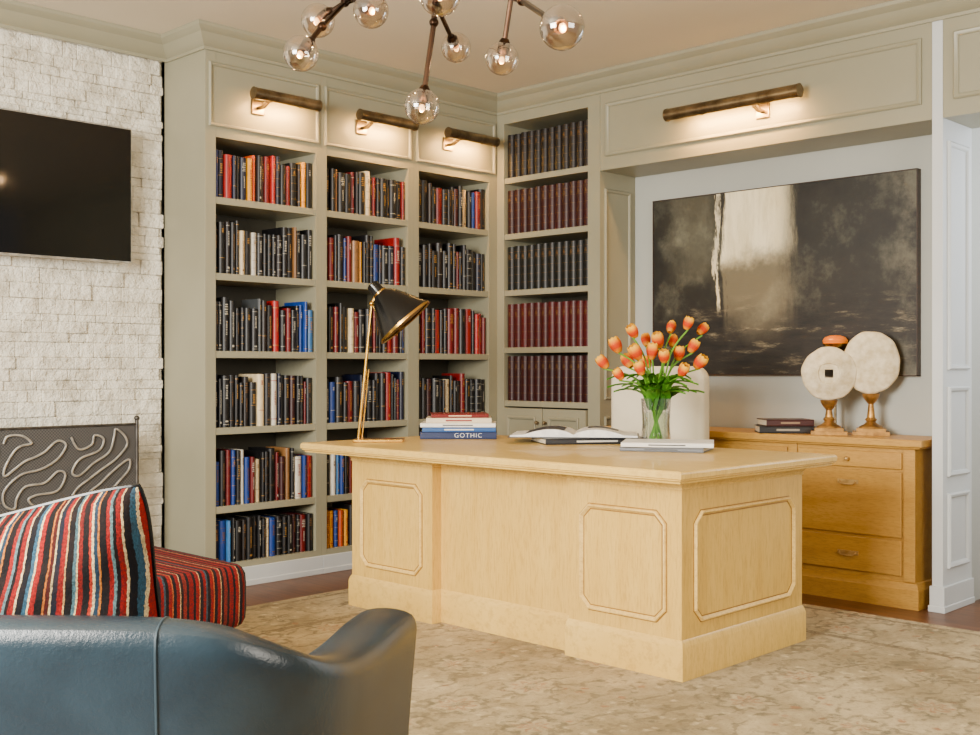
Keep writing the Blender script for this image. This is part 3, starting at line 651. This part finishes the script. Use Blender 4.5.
# ---------------------------------------------------------------- vase and tulips
vb=U(656,442,5.32); VB=Vector((vb.x,vb.y,DT))
va=thing('vase','clear glass cylinder vase holding orange tulips','vase',VB)
MB().lathe([(0,0),(.066,0),(.070,.006),(.064,.10),(.070,.215),(.0675,.215),(.0615,.10),(.064,.012),(0,.010)],32).obj('glass_body',va,mGlass,smooth=True)
MB().lathe([(0,.0125),(.0625,.0135),(.0605,.10),(.062,.15),(0,.15)],28).obj('water',va,mWater,smooth=True)
bl=MB()
for layer,(nr_,r0,of) in enumerate(((3,.0285,0),(3,.025,math.pi/3))):
    for k in range(nr_):
        th=of+2*math.pi*k/3; vs=[]; nu,nv=9,12
        for j in range(nv):
            t=j/(nv-1); rad=r0*math.sin(math.pi*(.09+.68*t))**.66; half=1.18*math.sqrt(max(0,1-t**3.4))*(.6+.4*min(1,t*4))
            for i in range(nu):
                a=th+half*(2*i/(nu-1)-1); r_=rad*(1-.05*abs(2*i/(nu-1)-1))
                vs.append((r_*math.cos(a),r_*math.sin(a),-.034+.073*t))
        bl.add(vs,[(j*nu+i,j*nu+i+1,(j+1)*nu+i+1,(j+1)*nu+i) for j in range(nv-1) for i in range(nu-1)])
blm,_=bl.mesh('bloom',mPetal,smooth=True,center=False,ang=80)
heads=[(603,362,0),(616,345,.05),(633,331,-.05),(646,340,.1),(658,340,0),(671,327,.08),(688,323,-.04),(702,329,.06),(693,346,.02),(700,362,-.08),(664,356,-.1),(652,351,-.06),(636,352,-.1),(679,353,.0),(640,368,-.12),(619,374,-.05),(647,362,.12),(673,341,.12),(628,361,.1),(683,370,-.12)]
rl=random.Random(11)
for ti,(hx_,hy_,dy) in enumerate(heads):
    hp=U(hx_,hy_,5.32+dy)-VB
    t=thing('tulip','orange tulip on a long green stem in the glass vase','flower',VB+Vector((0,0,.018)),0,'orange tulips in the vase')
    hp=hp-Vector((0,0,.018))
    n0=Vector((hp.x,hp.y,0)); n0=n0.normalized() if n0.length>1e-3 else Vector((1,0,0))
    neck=n0*rl.uniform(.02,.045)+Vector((0,0,.19)); bot=-n0*rl.uniform(.01,.035)
    out=hp-neck; mid=neck+Vector((out.x*.35,out.y*.35,out.z*.6)); 
    bottomh=hp-Vector((0,0,.028))
    pts=cat([bot,(bot+neck)/2,neck,mid,bottomh],5)
    MB().tube(pts,.0040,7).obj('stem',t,mStem,smooth=True)
    b_=bpy.data.objects.new('bloom',blm); COL.objects.link(b_); b_.parent=t; b_.location=hp
    tilt=(Vector((out.x,out.y,.0))*1.6+Vector((rl.uniform(-.1,.1),rl.uniform(-.1,.1),.33))).normalized(); b_.rotation_euler=tilt.to_track_quat('Z','Y').to_euler(); s=rl.uniform(.82,1.08); b_.scale=(s*rl.uniform(.88,1.08),s,s)
    for q in range(2):
        a=ti*2.4+q*2.9+rl.uniform(-.4,.4); ld=Vector((math.cos(a),math.sin(a),0)); sd=Vector((-ld.y,ld.x,0)); vs=[]
        ll=rl.uniform(.08,.20); hgt=rl.uniform(.08,.17); st0=Vector((neck.x,neck.y,.14))
        for j in range(11):
            s=j/10; c=st0+ld*(ll*s*s+.03*s)+Vector((0,0,hgt*2.0*s-hgt*1.1*s**3)); wd=.027*math.sin(math.pi*(.10+.90*s))
            if c.z<.19:
                rr_=Vector((c.x,c.y)); 
                if rr_.length>.05 and s<.5: rr_=rr_.normalized()*.05; c=Vector((rr_.x,rr_.y,c.z))
            vs+=[c-sd*wd+Vector((0,0,.008)),c,c+sd*wd+Vector((0,0,.008))]
        MB().add(vs,[(3*j+q2,3*j+q2+1,3*j+q2+4,3*j+q2+3) for j in range(10) for q2 in(0,1)]).obj('leaf',t,mGreenL,smooth=True,ang=80)
# ---------------------------------------------------------------- discs on the credenza
mGild=M('gilded_base',rgb(190,142,70),.4,.6,c2=rgb(122,86,42),ns=18)
def disc(px,py,xw,r,hole,label,kx=1.0):
    t_=(px-CX)/F; dx,dy_=t_*SA+CA,-t_*CA+SA; y=xw*dy_/dx; Y=xw/dx; zc=H-(py-CY)/F*Y
    t=thing('disc_sculpture',label,'sculpture',(xw,y,.8005),math.atan2(-dy_,-dx)+math.pi/2)
    zc-=.8005; n=64; vs=[]
    def sq(a): return .021/max(abs(math.cos(a)),abs(math.sin(a)))
    prof=((0,-.013),(.24,-.014),(.27,-.021),(.36,-.021),(.40,-.014),(.93,-.014),(1,-.006),(1,.006),(.93,.014),(.5,.016),(0,.013)) if hole else ((0,-.013),(.5,-.016),(.93,-.014),(1,-.006),(1,.006),(.93,.014),(.5,.016),(0,.013))
    for (f,yo) in prof:
        for k in range(n):
            a=2*math.pi*k/n; wob=1+.012*math.sin(5*a+px)+.008*math.sin(11*a)
            ri=sq(a) if hole else .001; rr=ri+(r*wob-ri)*f
            vs.append((rr*math.cos(a)*kx,yo,zc+rr*math.sin(a)))
    L_=len(prof)
    fs=[(i*n+k,i*n+(k+1)%n,j*n+(k+1)%n,j*n+k) for i,j in [(q,(q+1)%L_) for q in range(L_ if hole else L_-1)] for k in range(n)]
    MB().add(vs,fs).obj('disc',t,mDisc,smooth=True,ang=60)
    s=MB().box(-.088,.088,-.065,.065,0,.018).box(-.070,.070,-.052,.052,.018,.034)
    zt=zc-r*.99
    s.lathe([(.062,.034),(.058,.042),(.034,.054),(.022,.066),(.030,.078),(.020,.088),(.013,zt*.6+.03),(.016,zt-.05),(.030,zt-.032),(.040,zt-.016),(.044,zt)],20)
    s.obj('base',t,mGild,smooth=True)
    return t
disc(829,373,5.33,.136,True,'pale stone disc with square hole on a gilded stand')
disc(871,362,5.43,.158,False,'larger pale stone disc on a gilded stand',.88)
cp=thing('ornament','glowing amber glass bowl on a slim stand behind stone disc','ornament',(5.49,2.85,.8005))
MB().lathe([(0,0),(.04,0),(.04,.01),(.008,.02),(.006,.43),(.0,.43)],20).obj('stand',cp,mAntB,smooth=True)
MB().lathe([(.0,.43),(.03,.433),(.055,.45),(.066,.464),(.060,.464),(.05,.455),(.0,.438)],28).obj('bowl',cp,mBrass,smooth=True)
MB().lathe([(.0,.443),(.04,.448),(.060,.462),(.064,.480),(.052,.497),(.028,.506),(0,.508)],24).obj('emissive_amber_glass',cp,mAmber,smooth=True)
q=Vector((5.33,3.05,.8005)); gz='books stacked on the credenza'
lying(q,CR-.1,.29,.20,.036,(14,12,14),'black hardcover on the credenza',gz,None,None,(150,140,120))
lying(q+Vector((0,0,.0365)),CR+.05,.25,.18,.034,(60,16,12),'maroon hardcover on top of the credenza stack',gz,None,None,(150,120,90))
# ---------------------------------------------------------------- desk chair
dc=thing('desk_chair','cream upholstered swivel desk chair behind the desk','chair',(4.74,3.575,0.012),0)
def rbox(mb,cx,cy,cz,sx,sy,sz,axis,rad,d,soft=1.0):
    pts=[]
    for qx,qy,a0 in((1,1,0),(-1,1,90),(-1,-1,180),(1,-1,270)):
        for k in range(7):
            a=math.radians(a0+15*k); pts.append((qx*(sy/2-rad)+rad*math.cos(a),qy*(sz/2-rad)+rad*math.sin(a)))
    n=len(pts); vs=[]
    L_=[(-.5,.90),(-.46,.95),(-.36,.99),(-.2,1),(.2,1),(.36,.99),(.46,.95),(.5,.90)]
    for e,s in L_:
        s=1-(1-s)*soft
        for a,b_ in pts: vs.append((cx+e*sx,cy+a*s,cz+b_*s) if axis=='x' else (cx+a*s,cy+b_*s,cz+e*sx))
    fs=[(i*n+k,i*n+(k+1)%n,(i+1)*n+(k+1)%n,(i+1)*n+k) for i in range(len(L_)-1) for k in range(n)]
    fs+=[tuple(range(n)),tuple((len(L_)-1)*n+k for k in range(n))[::-1]]
    mb.add(vs,fs)
m_=MB(); rbox(m_,.20,0,.825,.08,.60,.62,'x',.07,0); m_.obj('backrest',dc,mCream,smooth=True,ang=60)
m_=MB(); rbox(m_,-.02,0,.44,.10,.50,.52,'z',.08,0); m_.obj('seat',dc,mCream,smooth=True,ang=60)
MB().box(.08,.20,-.04,.04,.385,.40).box(.16,.20,-.04,.04,.40,.56).obj('back_support',dc,mIron,bevel=.003)
MB().cyl((0,0,.08),(0,0,.385),.028).obj('column',dc,mIron,smooth=True)
for k in range(5):
    a=2*math.pi*k/5+.3; MB().tube([(0,0,.10),(.26*math.cos(a),.26*math.sin(a),.07)],[.022,.014],8).sphere((.26*math.cos(a),.26*math.sin(a),.0295),.029,12).obj('leg',dc,mIron,smooth=True)
# ---------------------------------------------------------------- striped bench
bx0,bx1,by0,by1=1.22,2.155,3.225,4.35
be=thing('upholstered_bench','low bench upholstered in red striped fabric on the rug','bench',((bx0+bx1)/2,(by0+by1)/2,.012))
m_=MB(); rbox(m_,0,0,.365,.205,bx1-bx0,by1-by0,'z',.04,0,.4); m_.obj('cushion',be,mBench,smooth=True,ang=60)
for sx_ in(-1,1):
    for sy_ in(-1,1): MB().cyl((sx_*.38,sy_*.48,0),(sx_*.38,sy_*.48,.264),.018,.028).obj('leg',be,mDarkW,smooth=True)
# ---------------------------------------------------------------- leather sofa
so=cam2w(-.97,2.3,0)
sf=thing('sofa','dark blue leather sofa with sloping scooped arms standing on the rug','sofa',(so.x,so.y,.012),CR)
half=[(0,-.33,.700,.055),(.2,-.33,.700,.055),(.38,-.330,.697,.055),(.50,-.322,.682,.055),(.575,-.28,.642,.057),(.620,-.20,.598,.061),(.646,-.08,.574,.066),(.670,.06,.568,.070),(.696,.20,.574,.073),(.722,.33,.574,.074)]
full=[(-x,y,z,t) for x,y,z,t in half[::-1]][:-1]+half
P=cat([(x,y,z) for x,y,z,t in full],5); TH=[v.x for v in cat([(t,0,0) for x,y,z,t in full],5)]
def section(i,grow=0.0):
    p=P[i]; d=(P[min(i+1,len(P)-1)]-P[max(i-1,0)]); d.z=0; d.normalize(); nn=Vector((d.y,-d.x,0))
    top=p.z; T=TH[i]+grow; B=.055+(TH[i]-.055)*.85+grow; q=min(T,.045)
    prof=[(B-.01,.10),(B-.006,.3),(B-.002,top-.16),(B+(T-B)*.6,top-q*1.6),(T,top-q*1.0)]
    for k in range(1,10):
        a=math.pi*k/10; prof.append((T*math.cos(a),top-q+q*math.sin(a)**.6))
    prof+=[(-T,top-q),(-B,top-q*2.2),(-B,.30),(-B,.10)]
    return [Vector((p.x,p.y,0))+nn*(o+.018*max(0,(z-.3))/.4)+Vector((0,0,z)) for o,z in prof]
secs=[section(i) for i in range(len(P))]; K=len(secs[0]); vs=[v for s in secs for v in s]
fs=[(i*K+k,i*K+k+1,(i+1)*K+k+1,(i+1)*K+k) for i in range(len(P)-1) for k in range(K-1)]+[(i*K+K-1,i*K,(i+1)*K,(i+1)*K+K-1) for i in range(len(P)-1)]
fs+=[tuple(range(K)),tuple((len(P)-1)*K+k for k in range(K))[::-1]]
MB().add(vs,fs).obj('shell',sf,mLeather,smooth=True,ang=50,bevel=.02)
for xs in(-.42,.42):
    i=min(range(len(P)),key=lambda k:abs(P[k].x-xs)+ (0 if P[k].y<-.2 else 9))
    MB().tube(section(i,grow=.001),.0026,6).obj('seam',sf,mSeam,smooth=True)
MB().box(-.57,.57,-.26,.34,.12,.30).obj('seat_frame',sf,mLeather,bevel=.02)
for sx_ in(-1,1):
    m_=MB(); rbox(m_,sx_*.278,.045,.375,.145,.55,.60,'z',.05,0); m_.obj('seat_cushion',sf,mLeather,smooth=True,ang=60)
for sx_ in(-.56,.56):
    for sy_ in(-.25,.28): MB().cyl((sx_,sy_,0),(sx_,sy_,.12),.015,.025).obj('leg',sf,mDarkW,smooth=True)
# ---------------------------------------------------------------- pillow
def pillow(loc,w,h,t,rot,label,mat_,pipe):
    e=thing('throw_pillow',label,'pillow',loc,0); e.rotation_euler=rot
    n=36; vs=[];fs=[]
    def pt(u,v,s):
        x=w/2*u*(1-.07*v**4-.03*(1-v*v)); z=h/2*v*(1-.07*u**4-.03*(1-u*u))+.20*x-.10*max(0,-u)**2*h*.5
        y=s*t/2*((1-u**4)*(1-v**4))**.42*(1+.05*math.sin(5*u+3*v)+.03*math.sin(9*v-4*u))
        return (x,y,z)
    for s in(-1,1):
        o=len(vs)
        for i in range(n+1):
            for j in range(n+1): vs.append(pt(2*i/n-1,2*j/n-1,s))
        fs+=[(o+i*(n+1)+j,o+(i+1)*(n+1)+j,o+(i+1)*(n+1)+j+1,o+i*(n+1)+j+1) for i in range(n) for j in range(n)]
    MB().add(vs,fs).obj('cushion',e,mat_,smooth=True,ang=80)
    ed=[pt(-1+2*k/n,-1,1) for k in range(n)]+[pt(1,-1+2*k/n,1) for k in range(n)]+[pt(1-2*k/n,1,1) for k in range(n)]+[pt(-1,1-2*k/n,1) for k in range(n)]
    MB().tube(ed,.005,8,closed=True).obj('piping',e,pipe,smooth=True)
pl=cam2w(-.925,2.20,.655)
pillow(pl,.58,.42,.22,(math.radians(9),math.radians(-3),CR),'striped velvet throw pillow leaning on the leather sofa back',mPillow,mBlack)
# ---------------------------------------------------------------- lights
wd=bpy.data.worlds.new('World'); bpy.context.scene.world=wd; wd.use_nodes=True
bg=wd.node_tree.nodes['Background']; bg.inputs[0].default_value=(1.0,.955,.88,1); bg.inputs[1].default_value=.34
def area(name,loc,target,sx_,sy_,e,c):
    l=bpy.data.lights.new(name,'AREA'); l.shape='RECTANGLE'; l.size=sx_; l.size_y=sy_; l.energy=e; l.color=c
    o=bpy.data.objects.new(name,l); COL.objects.link(o); o.location=loc
    o.rotation_euler=(Vector(target)-Vector(loc)).to_track_quat('-Z','Y').to_euler(); return o
area('key_light_west',(-1.3,2.2,1.9),(4,3.2,.9),1.8,1.4,530,(1,.95,.86))  # added area light for daylight from the open west side, no window built
area('fill_light_south',(2.2,-1.3,1.9),(3.8,4,1.3),1.8,1.2,105,(1,.91,.78))  # added weaker area light behind the camera, no window built
area('doorway_light',(5.9,1.4,1.8),(5.3,2.3,1.4),.6,1.6,22,(.86,.92,1))
# ---------------------------------------------------------------- camera
cd=bpy.data.cameras.new('camera'); co=bpy.data.objects.new('camera',cd); COL.objects.link(co)
cd.sensor_width=36; cd.lens=F/980*36; cd.clip_start=.05
co.location=(0,0,H); co.rotation_euler=(math.pi/2,0,A-math.pi/2)
bpy.context.scene.camera=co
